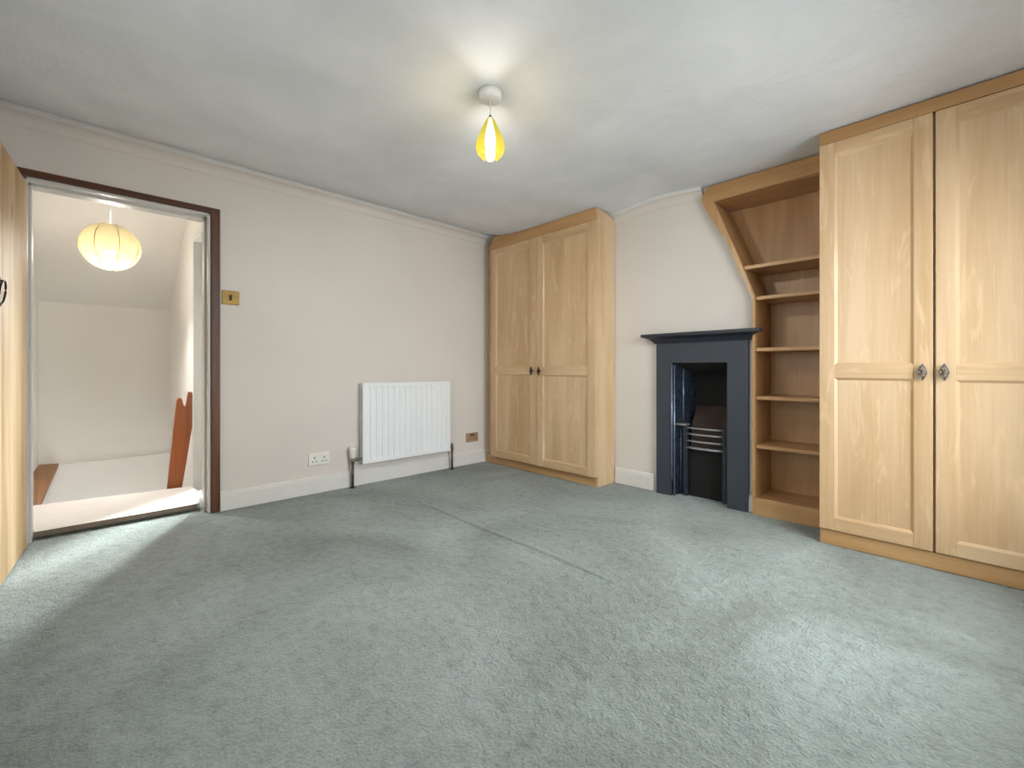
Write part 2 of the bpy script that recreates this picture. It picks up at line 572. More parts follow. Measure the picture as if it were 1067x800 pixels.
# ------------------------------------------------------------------ doorway trim, lining and door
mb = MB()
mb.box(XA, XA + 0.02, DY1, DY1 + 0.054, 0, DZ + 0.04, 0)
mb.box(XA, XA + 0.02, DY0 - 0.054, DY0, 0, DZ + 0.04, 0)
mb.box(XA, XA + 0.021, DY0 - 0.054, DY1 + 0.054, DZ, DZ + 0.04, 1)
struct(mb.build('trim_3', [M['dark_z'], M['dark_y']], bevel=0.005))
mb = MB()
mb.box(XL, XA + 0.004, DY1 - 0.014, DY1, 0, DZ)
mb.box(XL, XA + 0.004, DY0, DY0 + 0.014, 0, DZ)
mb.box(XL, XA + 0.004, DY0, DY1, DZ - 0.016, DZ)
mb.box(XL, XL + 0.09, DY1 - 0.027, DY1 - 0.014, 0, DZ - 0.016)
mb.box(XL, XL + 0.09, DY0 + 0.014, DY0 + 0.027, 0, DZ - 0.016)
mb.box(XL, XL + 0.09, DY0 + 0.014, DY1 - 0.014, DZ - 0.030, DZ - 0.016)
struct(mb.build('trim_4', M['lining'], bevel=0.002))

# the door leaf, opened back past square, seen almost edge on
ang = math.atan2(-0.052, 0.76)
d0 = Vector((XA + 0.045, DY0 + 0.016, 0.012))
leaf = bpy.data.objects.new('door_1', None)
COL.objects.link(leaf)
leaf.location = d0
leaf.rotation_euler = (0, 0, ang)
struct(leaf, 'open stripped pine plank door at the left edge of the photo', 'door')
mb = MB()
bx = [0.0, 0.31, 0.54, 0.80]
for a, b in zip(bx, bx[1:]):
    mb.box(a + 0.0015, b - 0.0015, -0.036, 0.0, 0, 2.025)
mb.box(0.01, 0.79, -0.034, -0.005, 0.01, 2.015)
mb.build('door_leaf', M['pine'], leaf, bevel=0.004)
hx, hz = 0.625, 1.385
h = MB()
h.lathe([(0.0, 0.0), (0.018, 0.0), (0.018, 0.004), (0.012, 0.009), (0, 0.010)], (0, 0, 0), 20, cap=False)
for v in h.bm.verts:
    v.co = Vector((hx + v.co.x, v.co.z, hz + v.co.y))
h.tube([(hx, 0.004, hz), (hx, 0.018, hz - 0.002), (hx + 0.006, 0.022, hz - 0.006)], 0.005, 8)
rp = [(hx + 0.052 * math.sin(2 * PI * k / 28), 0.013 + 0.006 * math.cos(2 * PI * k / 28), hz - 0.055 + 0.055 * math.cos(2 * PI * k / 28)) for k in range(28)]
h.tube(rp, 0.0042, 8, closed=True)
h.build('door_handle', M['black_metal'], leaf)

# ------------------------------------------------------------------ landing and stairwell
LY0, LY1, LX = -0.352, 0.622, -6.0
SD0, SD1, SDZ = -4.43, -3.93, 2.06     # doorway in the right side of the landing
mb = MB()
mb.box(LX - 0.1, XL, LY0 - 0.1, LY0, -1.9, TOP)
struct(mb.build('wall_landing_left', M['wall_landing']))
mb = MB()
mb.box(LX - 0.1, SD0, LY1, LY1 + 0.09, -1.5, TOP)
mb.box(SD0, SD1, LY1, LY1 + 0.09, SDZ, TOP)
mb.box(SD1, XL, LY1, LY1 + 0.09, 0, TOP)
mb.box(SD0, XL, LY1, LY1 + 0.09, -1.5, -0.0)
struct(mb.build('wall_landing_right', M['wall_landing']))
mb = MB()
mb.box(LX - 0.12, LX, LY0, LY1, 0.10, TOP)
mb.box(LX - 0.12, LX + 0.035, LY0, LY1, -1.5, 0.10)
struct(mb.build('wall_landing_far', M['wall_landing']))
mb = MB()
# flat ceiling then the slope under the roof
mb.prism([(XL, 2.44), (-4.83, 2.44), (LX, 1.635), (LX, 1.76), (-4.86, 2.56), (XL, 2.56)], 'y', LY0, LY1)
struct(mb.build('ceiling_landing', M['wall_landing']))
mb = MB()
mb.box(-4.50, XL + 0.01, LY0, LY1 + 0.09, -0.2, -0.004)
struct(mb.build('floor_landing', M['carpet']))
mb = MB()
for k in range(6):
    mb.box(-4.50 - 0.22 * (k + 1), -4.50 - 0.22 * k, LY0, LY1, -1.9, -0.2 * (k + 1))
struct(mb.build('floor_stairs', M['carpet']))
# side room beyond the landing doorway, with its own little window
SR = (-5.6, -3.82, LY1 + 0.09, 2.0)
SW = (-4.95, -4.50, 1.05, 1.85)
mb = MB()
mb.box(SR[0], SR[1], SR[2], SR[3], -0.1, -0.004)
struct(mb.build('floor_side_room', M['carpet']))
mb = MB()
mb.box(SR[0], SR[1], SR[2], SR[3], 2.44, 2.54)
struct(mb.build('ceiling_side_room', M['side_room']))
mb = MB()
mb.box(SR[0] - 0.1, SR[0], SR[2], SR[3], -0.1, 2.54)
yw = 0.96
mb.box(SR[0], SW[0], yw, yw + 0.05, -0.004, 2.44)
mb.box(SW[1], SR[1], yw, yw + 0.05, -0.004, 2.44)
mb.box(SW[0], SW[1], yw, yw + 0.05, -0.004, SW[2])
mb.box(SW[0], SW[1], yw, yw + 0.05, SW[3], 2.44)
struct(mb.build('wall_side_room', M['side_room']))
window('window_3', 'y', SW[0], SW[1], SW[2], SW[3], yw + 0.005, yw + 0.04, (yw - 0.04, yw + 0.005))
# white door frame of the landing doorway
mb = MB()
mb.box(SD0 - 0.045, SD0 + 0.012, LY1 - 0.014, LY1 + 0.10, 0, SDZ + 0.045)
mb.box(SD1 - 0.012, SD1 + 0.045, LY1 - 0.014, LY1 + 0.10, 0, SDZ + 0.045)
mb.box(SD0 + 0.012, SD1 - 0.012, LY1 - 0.014, LY1 + 0.10, SDZ - 0.012, SDZ + 0.045)
struct(mb.build('trim_5', M['white_gloss'], bevel=0.003))

# white board lying across the landing
board = thing('landing_board', 'white painted board lying across the landing floor just beyond the open doorway', 'board', (-4.1, 0.1, 0.0))
mb = MB()
pts = [(-3.79, DY0 + 0.03), (-3.84, DY0 + 0.03), (-3.84, LY0 + 0.006), (-4.545, LY0 + 0.006), (-4.40, 0.585)]
pts += [(-4.30, 0.60), (-4.1, 0.602), (-3.86, 0.566), (-3.815, 0.560), (-3.795, 0.545), (-3.79, 0.52)]
mb.prism(pts, 'z', 0.014, 0.047)
for f in mb.bm.faces:
    if abs(f.calc_center_median().x + 3.79) < 0.004:
        f.material_index = 1
mb.build('board_top', [M['board_paint'], M['raw_edge']], board)
for x in (-3.90, -4.30):
    b = MB()
    b.box(x - 0.03, x + 0.03, -0.22, 0.50, -0.006, 0.014)
    b.build('batten', M['raw_edge'], board)

# upright newel board at the top of the stairs, leaning against the wall
newel = thing('newel_post', 'orange brown wooden newel board with a notched top, leaning by the landing doorway', 'post', (-4.47, 0.5, -0.2))
S = 0.949
prof = [(0.415, -0.2), (0.438, -0.02), (0.503, 0.735), (0.508, 0.752), (0.518, 0.766), (0.530, 0.766), (0.540, 0.752), (0.546, 0.72), (0.556, 0.692), (0.564, 0.70), (0.573, 0.76), (0.580, 0.812), (0.604, 0.812), (0.609, 0.79), (0.609, 0.53), (0.598, 0.46), (0.570, 0.25), (0.534, 0.0), (0.515, -0.2)]
mb = MB()
mb.prism(prof, 'x', -4.505, -4.465)
mb.build('post_board', M['red_wood'], newel, bevel=0.004)

# sloping board of the stair rail on the left
rail = MB()
A = Vector((-5.96, -0.347, 0.118)); B = Vector((-5.96, -0.220, 0.112)); C = Vector((-4.58, -0.276, 0.0)); D = Vector((-4.52, -0.343, 0.19))
nrm = Vector((-0.1, -0.55, -0.8)).normalized() * 0.03
rail.hexa([A + nrm * 0.2 + Vector((0, 0, -.03)), B + Vector((0, 0, -.03)), C + Vector((0, 0, -.03)), D + Vector((0, 0, -.03)), A, B, C, D])
ro = rail.build('stair_rail', M['rail_wood'], origin=(-5.2, -0.30, 0.05))
tag(ro, 'brown wooden stair rail board sloping along the left side of the stairwell', 'handrail')

# ------------------------------------------------------------------ lights in the ceiling
def pendant():
    cx, cy = -1.635, 1.420
    zt = zc(cx, cy)
    t = thing('ceiling_light', 'small pendant light with yellow glass petals lit beneath the bedroom ceiling', 'lamp', (cx, cy, zt))
    m = MB()
    m.lathe([(0.0, -0.044), (0.040, -0.044), (0.052, -0.038), (0.056, -0.028), (0.057, 0.004), (0, 0.004)], (cx, cy, zt), 40, cap=False)
    m.lathe([(0.058, 0.002), (0.066, -0.002), (0.066, 0.004), (0.058, 0.004)], (cx, cy, zt), 40, cap=False)
    m.build('ceiling_rose', M['plastic'], t)
    # the measured heights: shade 2.235 down to 2.045
    z1, z0 = 2.232, 2.045
    m = MB()
    m.tube([(cx, cy, zt - 0.04), (cx, cy, z1)], 0.003, 8)
    m.build('cord', M['plastic'], t)
    m = MB()
    m.lathe([(0, z1 + 0.018), (0.006, z1 + 0.018), (0.012, z1 + 0.004), (0.016, z1 - 0.020), (0.014, z1 - 0.045), (0, z1 - 0.045)], (cx, cy, 0), 24, cap=False)
    m.build('lamp_holder', M['chrome'], t)
    m = MB()
    m.lathe([(0.0, 2.080), (0.014, 2.083), (0.024, 2.095), (0.028, 2.112), (0.026, 2.130), (0.018, 2.150), (0.012, 2.170), (0.012, 2.186), (0, 2.186)], (cx, cy, 0), 24, cap=False)
    m.build('bulb', M['bulb'], t)
    # eight overlapping glass petals, yellow and clear by turns
    prof = [(0.017, 0.0), (0.030, -0.028), (0.046, -0.062), (0.060, -0.098), (0.067, -0.128), (0.066, -0.152), (0.058, -0.172), (0.048, -0.187)]
    toward = math.atan2(-cy, -cx)
    for k in range(8):
        a0 = toward + k * PI / 4
        pm = MB()
        vs, fs = [], []
        W = 6
        for i, (r, z) in enumerate(prof):
            half = (PI / 8) * (1.0 if i < 6 else (0.92 if i == 6 else 0.6))
            for j in range(W + 1):
                u = j / W * 2 - 1
                rr = r * (1.0 + 0.07 * (1 - u * u))
                a = a0 + u * half
                vs.append((cx + rr * math.cos(a), cy + rr * math.sin(a), z1 + z))
        for i in range(len(prof) - 1):
            for j in range(W):
                p = i * (W + 1) + j
                fs.append((p, p + 1, p + W + 2, p + W + 1))
        pm._faces(vs, fs, 0, True)
        p = pm.build('glass_petal', M['clear_glass'] if k % 4 == 0 else M['yellow_glass'], t)
        if k % 4 == 0:
            p['label'] = 'clear glass petal'
    L = bpy.data.lights.new('pendant_glow', 'POINT')
    L.energy = 28
    L.color = (1.0, 0.93, 0.82)
    L.shadow_soft_size = 0.02
    lo = bpy.data.objects.new('pendant_glow', L)
    COL.objects.link(lo)
    lo.location = (cx, cy, 2.048)
pendant()

def lantern():
    cx, cy, cz, R = -4.5, 0.108, 1.925, 0.178
    t = thing('paper_lantern', 'round cream paper lantern glowing above the stairwell, seen through the doorway', 'lamp', (cx, cy, 2.44))
    n = 96
    prof = []
    N = 60
    for i in range(N + 1):
        th = 0.24 + (PI - 0.48) * i / N
        rr = R * (1.0 + 0.010 * abs(math.sin(i * PI / 3)))
        prof.append((rr * math.sin(th), R * 0.97 * math.cos(th)))
    m = MB()
    m.lathe(prof, (cx, cy, cz), 64, cap=False)
    m.build('paper_shade', M['paper'], t)
    for k in range(8):
        a = 2 * PI * k / 8 + 0.25
        m = MB()
        m.tube([(cx + r * 1.004 * math.cos(a), cy + r * 1.004 * math.sin(a), cz + z) for r, z in prof[::4]], 0.0021, 6)
        m.build('seam_rib', M['rib'], t)
    m = MB()
    m.tube([(cx, cy, 2.44), (cx, cy, cz + 0.05)], 0.003, 8)
    m.build('cord', M['plastic'], t)
    m = MB()
    m.lathe([(0, 0.07), (0.016, 0.07), (0.018, 0.02), (0.028, -0.005), (0.032, -0.03), (0.026, -0.055), (0, -0.062)], (cx, cy, cz), 24, cap=False)
    m.build('bulb', M['bulb_landing'], t)
    L = bpy.data.lights.new('lantern_glow', 'POINT')
    L.energy = 220
    L.color = (1.0, 0.97, 0.94)
    L.shadow_soft_size = 0.05
    lo = bpy.data.objects.new('lantern_glow', L)
    COL.objects.link(lo)
    lo.location = (cx, cy, cz - 0.085)
M['rib'] = plain('lantern rib', rgb(150, 122, 64), 0.8)
lantern()

# ------------------------------------------------------------------ fitted furniture
def diamond_handle(root, x, yf, z, h=0.082, w=0.032):
    """pointed oval open-work pull on a stem"""
    m = MB()
    y = yf - 0.022
    half = []
    for k in range(9):
        u = k / 8 * 2 - 1
        half.append((w / 2 * (1 - abs(u) ** 1.5), u * h / 2))
    ring = [(x + a, y, z + b) for a, b in half] + [(x - a, y, z + b) for a, b in half[-2:0:-1]]
    m.tube(ring, 0.0034, 8, closed=True)
    for s in (-1, 1):
        m.tube([(x - s * w * 0.40, y - 0.002, z - h * 0.16), (x, y - 0.007, z), (x + s * w * 0.40, y - 0.002, z + h * 0.16)], 0.0028, 8)
        m.tube([(x, y - 0.006, z + s * 0.004), (x + 0.004, y - 0.005, z + s * h * 0.22), (x, y, z + s * h * 0.46)], 0.0028, 8)
        m.tube([(x, y - 0.006, z + s * 0.004), (x - 0.005, y - 0.005, z + s * h * 0.18), (x - 0.003, y, z + s * h * 0.36)], 0.0022, 8)
    m.tube([(x, yf + 0.001, z), (x, yf - 0.012, z), (x, y - 0.004, z)], [0.009, 0.005, 0.006], 12)
    return m.build('door_pull', [M['pewter']], root)

def panel_door(root, x0, x1, yf, z0, z1, mid, st=0.075, tr=0.075, br=0.072, pull=None, pull_mat=None):
    m = MB()
    t = 0.022
    m.box(x0, x0 + st, yf, yf + t, z0, z1, 0)
    m.box(x1 - st, x1, yf, yf + t, z0, z1, 0)
    m.box(x0 + st, x1 - st, yf, yf + t, z1 - tr, z1, 1)
    m.box(x0 + st, x1 - st, yf, yf + t, z0, z0 + br, 1)
    m.box(x0 + st, x1 - st, yf, yf + t, mid[0], mid[1], 1)
    c, yo, yi = 0.012, yf + 0.0015, yf + 0.0112
    for za, zb in ((z0 + br, mid[0]), (mid[1], z1 - tr)):
        a, b = x0 + st, x1 - st
        m._faces([(a, yo, za), (a, yo, zb), (a + c, yi, zb - c), (a + c, yi, za + c)], [(0, 1, 2, 3)], 0)
        m._faces([(b, yo, za), (b, yo, zb), (b - c, yi, zb - c), (b - c, yi, za + c)], [(3, 2, 1, 0)], 0)
        m._faces([(a, yo, za), (b, yo, za), (b - c, yi, za + c), (a + c, yi, za + c)], [(3, 2, 1, 0)], 1)
        m._faces([(a, yo, zb), (b, yo, zb), (b - c, yi, zb - c), (a + c, yi, zb - c)], [(0, 1, 2, 3)], 1)
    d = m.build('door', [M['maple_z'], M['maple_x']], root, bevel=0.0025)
    p = MB()
    p.box(x0 + st - 0.008, x1 - st + 0.008, yf + 0.011, yf + 0.018, z0 + br - 0.008, mid[0] + 0.008)
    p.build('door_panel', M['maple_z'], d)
    p = MB()
    p.box(x0 + st - 0.008, x1 - st + 0.008, yf + 0.011, yf + 0.018, mid[1] - 0.008, z1 - tr + 0.008)
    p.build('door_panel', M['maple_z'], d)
    if pull:
        hnd = diamond_handle(d, pull[0], yf, pull[1])
        if pull_mat:
            hnd.data.materials.clear()
            hnd.data.materials.append(pull_mat)
    return d

# wardrobe in the corner
yW = 3.0586
wa = thing('wardrobe', 'maple two-door wardrobe fitted in the far corner between radiator and fireplace', 'wardrobe', (-2.85, 3.2, 0.0))
m = MB()
yb = YB - 0.008
side = [(yW + 0.024, 0.088), (3.100, 0.088), (3.100, 0.0), (yb, 0.0), (yb, 2.262)]
for k in range(1, 9):
    a = k / 8 * PI / 2
    side.append((yb - 0.075 * (1 - math.cos(a)) * 1.0 - 0.055 * k / 8 * 0, 2.262 + 0.075 * math.sin(a)))
side += [(yW + 0.15, 2.355), (yW + 0.024, 2.362)]
m.prism(side, 'x', -2.200, -2.178, 0)
m.build('side_panel', [M['maple_z']], wa, bevel=0.002)
m = MB()
top = [(x, zc(x, yW + 0.024) - 0.006) for x in (-2.178, -2.5, -2.8, -3.1, -3.25, -3.35, -3.42)]
m.prism([(-3.515, 2.262), (-2.178, 2.262)] + top + [(-3.455, 2.390), (-3.485, 2.374), (-3.505, 2.346), (-3.515, 2.305)], 'y', yW + 0.0005, yW + 0.024, 0)
m.build('fascia', M['beech_x'], wa, bevel=0.002)
m = MB()
m.box(-3.66, -3.47, 3.148, 3.166, 0.0, 2.352)
m.build('filler_strip', M['maple_z'], wa)
m = MB()
m.box(-3.64, -2.201, 3.100, 3.118, 0.0, 0.084)
m.build('plinth', M['beech_x'], wa, bevel=0.001)
m = MB()
m.box(-3.52, -2.20, yW + 0.026, 3.145, 0.086, 0.104)
m.box(-3.52, -2.20, yW + 0.026, 3.145, 2.24, 2.258)
m.box(-3.52, -3.50, yW + 0.026, 3.145, 0.104, 2.24)
m.box(-2.88, -2.83, yW + 0.026, yW + 0.044, 0.104, 2.24)
m.build('carcass', M['maple_z'], wa)
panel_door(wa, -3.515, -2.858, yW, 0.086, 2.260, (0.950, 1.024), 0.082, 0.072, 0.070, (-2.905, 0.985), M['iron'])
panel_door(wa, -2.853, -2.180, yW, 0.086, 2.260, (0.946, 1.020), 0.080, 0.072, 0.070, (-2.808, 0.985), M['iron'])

# tall wardrobe on the right
yG = 3.037
wb = thing('wardrobe', 'large maple two-door wardrobe at the right edge, with pewter pulls, beside the bookshelf', 'wardrobe', (-0.12, 3.3, 0.0))
xe = 0.362
m = MB()
m.prism([(-0.602, 2.288), (0.445, 2.288), (0.445, 2.354), (-0.602, 2.356)], 'y', yG + 0.002, yG + 0.024, 0)
m.build('fascia', M['beech_x'], wb, bevel=0.001)
m = MB()
m.box(-0.602, -0.582, yG + 0.0255, 3.66, 0.0, 2.356)
m.build('side_panel', M['maple_z'], wb, bevel=0.001)
m = MB()
m.box(-0.601, 0.445, yG + 0.014, yG + 0.026, 0.0, 0.083)
m.build('plinth', M['beech_x'], wb, bevel=0.001)
m = MB()
m.box(xe + 0.003, 0.445, yG + 0.004, yG + 0.024, 0.084, 2.286)
m.build('filler_strip', M['maple_z'], wb, bevel=0.001)
m = MB()
m.box(-0.581, 0.445, yG + 0.027, 3.66, 0.084, 0.102)
m.box(-0.581, 0.445, yG + 0.027, 3.66, 2.30, 2.318)
m.box(-0.581, 0.445, 3.640, 3.66, 0.102, 2.30)
m.box(-0.150, -0.096, yG + 0.027, yG + 0.045, 0.102, 2.30)
m.build('carcass', M['maple_z'], wb)
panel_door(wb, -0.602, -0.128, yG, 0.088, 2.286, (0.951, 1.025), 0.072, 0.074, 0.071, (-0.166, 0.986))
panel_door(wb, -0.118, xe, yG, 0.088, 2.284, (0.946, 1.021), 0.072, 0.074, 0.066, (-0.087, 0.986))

# open bookshelf squeezed between fireplace and wardrobe
yS, yE = 3.312, 3.655
bs = thing('bookshelf', 'open maple bookshelf with slanted upper side, between the fireplace and the right wardrobe', 'bookshelf', (-0.85, 3.5, 0.0))
XR = -0.606
m = MB()
# straight lower side, then the slanted upper one
m.prism([(-1.042, 0.0), (-1.025, 0.0), (-1.025, 1.498), (-1.104, 1.722), (-1.306, 2.231), (-1.325, 2.235), (-1.122, 1.722), (-1.042, 1.494)], 'y', yS + 0.018, yE, 0)
m.build('side_panel', M['beech_z'], bs, bevel=0.001)
m = MB()
m.box(XR - 0.018, XR, yS + 0.02, yE, 0.0, 2.235)
m.build('end_panel', M['beech_z'], bs, bevel=0.001)
m = MB()
m.prism([(-1.024, 0.0), (XR - 0.019, 0.0), (XR - 0.019, 2.235), (-1.306, 2.235), (-1.103, 1.722), (-1.024, 1.497)], 'y', yE - 0.012, yE, 0)
m.build('back_panel', M['beech_z'], bs)
m = MB()
# face frame: fascia, slanted stile with the rounded shoulder, lower stile
m.prism([(-1.303, 2.234), (XR, 2.242), (XR, 2.357), (-1.335, 2.355), (-1.358, 2.343), (-1.378, 2.322), (-1.391, 2.297), (-1.394, 2.268), (-1.388, 2.245), (-1.368, 2.198)], 'y', yS - 0.002, yS + 0.017, 0)
m.prism([(-1.303, 2.234), (-1.368, 2.198), (-1.255, 1.985), (-1.235, 1.975), (-1.135, 1.712), (-1.045, 1.50), (-1.045, 0.118), (-1.027, 0.118), (-1.027, 1.499), (-1.106, 1.722)], 'y', yS - 0.001, yS + 0.017, 1)
m.build('face_frame', [M['beech_x'], M['beech_z']], bs, bevel=0.002)
m = MB()
m.box(-1.305, XR - 0.019, yS + 0.019, yE - 0.013, 2.236, 2.252)
m.build('top_board', M['beech_x'], bs)
for z, xl in ((1.712, -1.098), (1.490, -1.022), (1.136, -1.023), (0.803, -1.023), (0.468, -1.023)):
    m = MB()
    m.box(xl, XR - 0.019, yS + 0.002, yE - 0.013, z - 0.012, z + 0.012)
    m.build('shelf', M['beech_x'], bs, bevel=0.0015)
m = MB()
m.box(-1.024, XR - 0.019, yS + 0.002, yE - 0.013, 0.095, 0.114)
m.build('shelf', M['beech_x'], bs, bevel=0.0015)
m = MB()
m.box(-1.045, XR, yS - 0.001, yS + 0.017, -0.002, 0.112)
m.build('plinth', M['beech_x'], bs, bevel=0.002)

# ------------------------------------------------------------------ fireplace
fp = thing('fireplace', 'slate black cast iron bedroom fireplace with mantel shelf, between corner wardrobe and bookshelf', 'fireplace', (-1.43, 3.4, 0.0))
yF = 3.325
SX0, SX1, SZ = -1.768, -1.078, 1.215
OX0, OX1, OZ = -1.642, -1.217, 1.052
m = MB()
m.prism([(SX0, -0.004), (OX0, -0.004), (OX0, OZ), (OX1, OZ), (OX1, -0.004), (SX1, -0.004), (SX1, SZ), (SX0, SZ)], 'y', yF, YB - 0.001, 0)
m.build('surround', M['surround'], fp, bevel=0.003)
m = MB()
# moulded mantel: cove under a slab
prof = [(0.0, 0.0), (0.012, 0.0), (0.020, 0.012), (0.040, 0.032), (0.072, 0.046), (0.078, 0.048), (0.078, 0.052)]
path_x0, path_x1 = SX0, SX1
vs, fs = [], []
for a, b in prof:
    yr = YB - 0.001 if a < 0.015 else 3.304
    vs += [(path_x0 - a, YB - 0.001, SZ - 0.008 + b), (path_x0 - a, yF - a, SZ - 0.008 + b), (path_x1 + a, yF - a, SZ - 0.008 + b), (path_x1 + a, yr, SZ - 0.008 + b)]
for i in range(len(prof) - 1):
    for j in range(3):
        fs.append((i * 4 + j, i * 4 + j + 1, (i + 1) * 4 + j + 1, (i + 1) * 4 + j))
fs.append((0, 1, 2, 3))
n = (len(prof) - 1) * 4
fs.append((n, n + 1, n + 2, n + 3))
m._faces(vs, fs)
m.build('mantel_moulding', M['mantel'], fp)
m = MB()
m.prism([(SX0 - 0.092, yF - 0.092), (SX1 + 0.100, yF - 0.092), (SX1 + 0.100, 3.304), (-1.052, 3.304), (-1.052, YB - 0.001), (SX0 - 0.092, YB - 0.001)], 'z', SZ + 0.044, SZ + 0.066)
m.build('mantel_shelf', M['mantel'], fp, bevel=0.006, seg=3)
# iron insert: raised edge, splayed cheeks, back and hood
m = MB()
m.tube([(OX0 + 0.006, yF - 0.002, 0.12), (OX0 + 0.006, yF - 0.002, OZ - 0.012)], 0.007, 10)
m.tube([(OX0 + 0.022, yF + 0.010, 0.0), (OX0 + 0.022, yF + 0.010, OZ - 0.02)], 0.006, 10)
m.tube([(-1.612, 3.434, 0.0), (-1.612, 3.434, 0.55)], 0.007, 10)  # two strips on the cheek, added as its streak highlights
m.tube([(-1.604, 3.46, 0.58), (-1.604, 3.46, OZ - 0.05)], 0.006, 10)
m.build('bead_and_highlight', M['bead'], fp)
yk = 3.60
for s, (xa, xb) in ((0, (OX0, -1.565)), (1, (OX1, -1.290))):
    m = MB()
    o_ = -0.012 if s == 0 else 0.012
    m.hexa([(xa, yF + 0.012, 0), (xb, yk, 0), (xb + o_, yk, 0), (xa + o_, yF + 0.012, 0),
            (xa, yF + 0.012, OZ + 0.004), (xb, yk, OZ + 0.004), (xb + o_, yk, OZ + 0.004), (xa + o_, yF + 0.012, OZ + 0.004)])
    # raised column on the cheek, below the hob
    m.build('cheek', M['cast'], fp)
m = MB()
m.box(-1.58, -1.275, yk + 0.002, yk + 0.03, 0.0, OZ + 0.004)
m.build('fire_back', M['soot'], fp)
m = MB()
m.hexa([(OX0, yF + 0.04, OZ - 0.002), (OX1, yF + 0.04, OZ - 0.002), (-1.292, yk - 0.02, 0.96), (-1.563, yk - 0.02, 0.96),
        (OX0, yF + 0.04, OZ + 0.006), (OX1, yF + 0.04, OZ + 0.006), (-1.292, yk, 0.98), (-1.563, yk, 0.98)])
m.build('smoke_hood', M['soot'], fp)
# firebrick bed behind the bars
m = MB()
m.hexa([(-1.555, 3.47, 0.36), (-1.262, 3.47, 0.36), (-1.298, yk, 0.36), (-1.558, yk, 0.36),
        (-1.545, 3.475, 0.56), (-1.262, 3.475, 0.56), (-1.298, yk, 0.71), (-1.555, yk, 0.71)])
m.build('firebrick', M['firebrick'], fp, bevel=0.008)
# grate: hob ledge, two posts, four bars
m = MB()
m.box(OX0 + 0.008, -1.545, 3.375, 3.455, 0.555, 0.570)
m.build('hob', M['bar'], fp, bevel=0.004)
for xa, xb in ((-1.585, -1.545), (-1.282, -1.240)):
    m = MB()
    m.box(xa, xb, 3.40, 3.432, 0.0, 0.556)
    m.box(xa + 0.008, xb - 0.008, 3.394, 3.402, 0.02, 0.54)
    m.build('grate_post', M['cast'], fp, bevel=0.005)
for z in (0.540, 0.492, 0.438, 0.385):
    m = MB()
    m.tube([(-1.556, 3.410, z), (-1.50, 3.396, z), (-1.41, 3.390, z), (-1.33, 3.396, z), (-1.272, 3.410, z)], 0.0095 if z != 0.385 else 0.013, 10, flat=0.8)
    m.build('grate_bar', M['bar'], fp)
m = MB()
m.box(-1.545, -1.282, 3.440, 3.455, 0.0, 0.36)
m.build('ash_front', M['soot'], fp)

# ------------------------------------------------------------------ radiator
rd = thing('radiator', 'white ribbed panel radiator on the wall between the doorway and the corner wardrobe', 'radiator', (-3.60, 2.12, 0.18))
RY0, RY1, RZ0, RZ1 = 1.672, 2.585, 0.188, 0.884
def rad_panel(name, xf, dirn, depth=0.012):
    """pressed steel panel: raised flutes between rounded edges"""
    m = MB()
    nfl = 15
    cols = []
    pitch = (RY1 - RY0 - 0.06) / nfl
    ys = [RY0, RY0 + 0.004]
    pr = [-0.006, 0.0]
    ys.append(RY0 + 0.026); pr.append(0.0)
    for k in range(nfl):
        c = RY0 + 0.03 + pitch * (k + 0.5)
        for u, v in ((-0.26, 0.0), (-0.12, -0.014), (0.10, -0.014), (0.22, 0.0)):
            ys.append(c + u * pitch); pr.append(v)
    ys += [RY1 - 0.026, RY1 - 0.004, RY1]; pr += [0.0, 0.0, -0.006]
    zs = [(RZ0, 0.0, -0.007), (RZ0 + 0.005, 0.0, 0.0), (RZ0 + 0.035, 0.0, 0.0), (RZ0 + 0.055, 1.0, 0.0), (RZ1 - 0.055, 1.0, 0.0), (RZ1 - 0.035, 0.0, 0.0), (RZ1 - 0.006, 0.0, 0.0), (RZ1, 0.0, -0.008)]
    vs, fs = [], []
    for y, p in zip(ys, pr):
        for z, w, q in zs:
            groove = p if p in (-0.006,) and False else p
            off = (groove if abs(p) == 0.006 else groove * w) + q
            vs.append((xf + dirn * off, y, z))
    nz = len(zs)
    for i in range(len(ys) - 1):
        for j in range(nz - 1):
            fs.append((i * nz + j, i * nz + j + 1, (i + 1) * nz + j + 1, (i + 1) * nz + j))
    # back skin
    k0 = len(vs)
    xb = xf - dirn * depth
    vs += [(xb, RY0, RZ0), (xb, RY0, RZ1), (xb, RY1, RZ1), (xb, RY1, RZ0)]
    fs.append((k0, k0 + 1, k0 + 2, k0 + 3))
    N_ = len(ys)
    fs.append(tuple([k0] + [j for j in range(nz)] + [k0 + 1]))
    fs.append(tuple([k0 + 3] + [(N_ - 1) * nz + j for j in range(nz)] + [k0 + 2]))
    fs.append(tuple([k0] + [i * nz for i in range(N_)] + [k0 + 3]))
    fs.append(tuple([k0 + 1] + [i * nz + nz - 1 for i in range(N_)] + [k0 + 2]))
    m._faces(vs, fs, 0, False)
    return m.build(name, M['rad'], rd)
rad_panel('front_panel', -3.578, 1.0)
m = MB()
m.box(-3.646, -3.634, RY0 + 0.006, RY1 - 0.006, RZ0 + 0.004, RZ1 - 0.004)
m.build('back_panel', M['rad'], rd, bevel=0.004)
for y in (RY0 + 0.03, RY1 - 0.03):
    for z in (RZ0 + 0.05, RZ1 - 0.05):
        m = MB()
        m.tube([(-3.634, y, z), (-3.588, y, z)], 0.014, 14)
        m.build('header_pipe', M['rad'], rd)
for y in (RY0 + 0.2, RY1 - 0.2):
    m = MB()
    m.box(-3.665, -3.646, y - 0.02, y + 0.02, RZ0 + 0.08, RZ1 - 0.08)
    m.build('wall_bracket', M['rad'], rd)
m = MB()
k, y = 0, RY0 + 0.045
zig = []
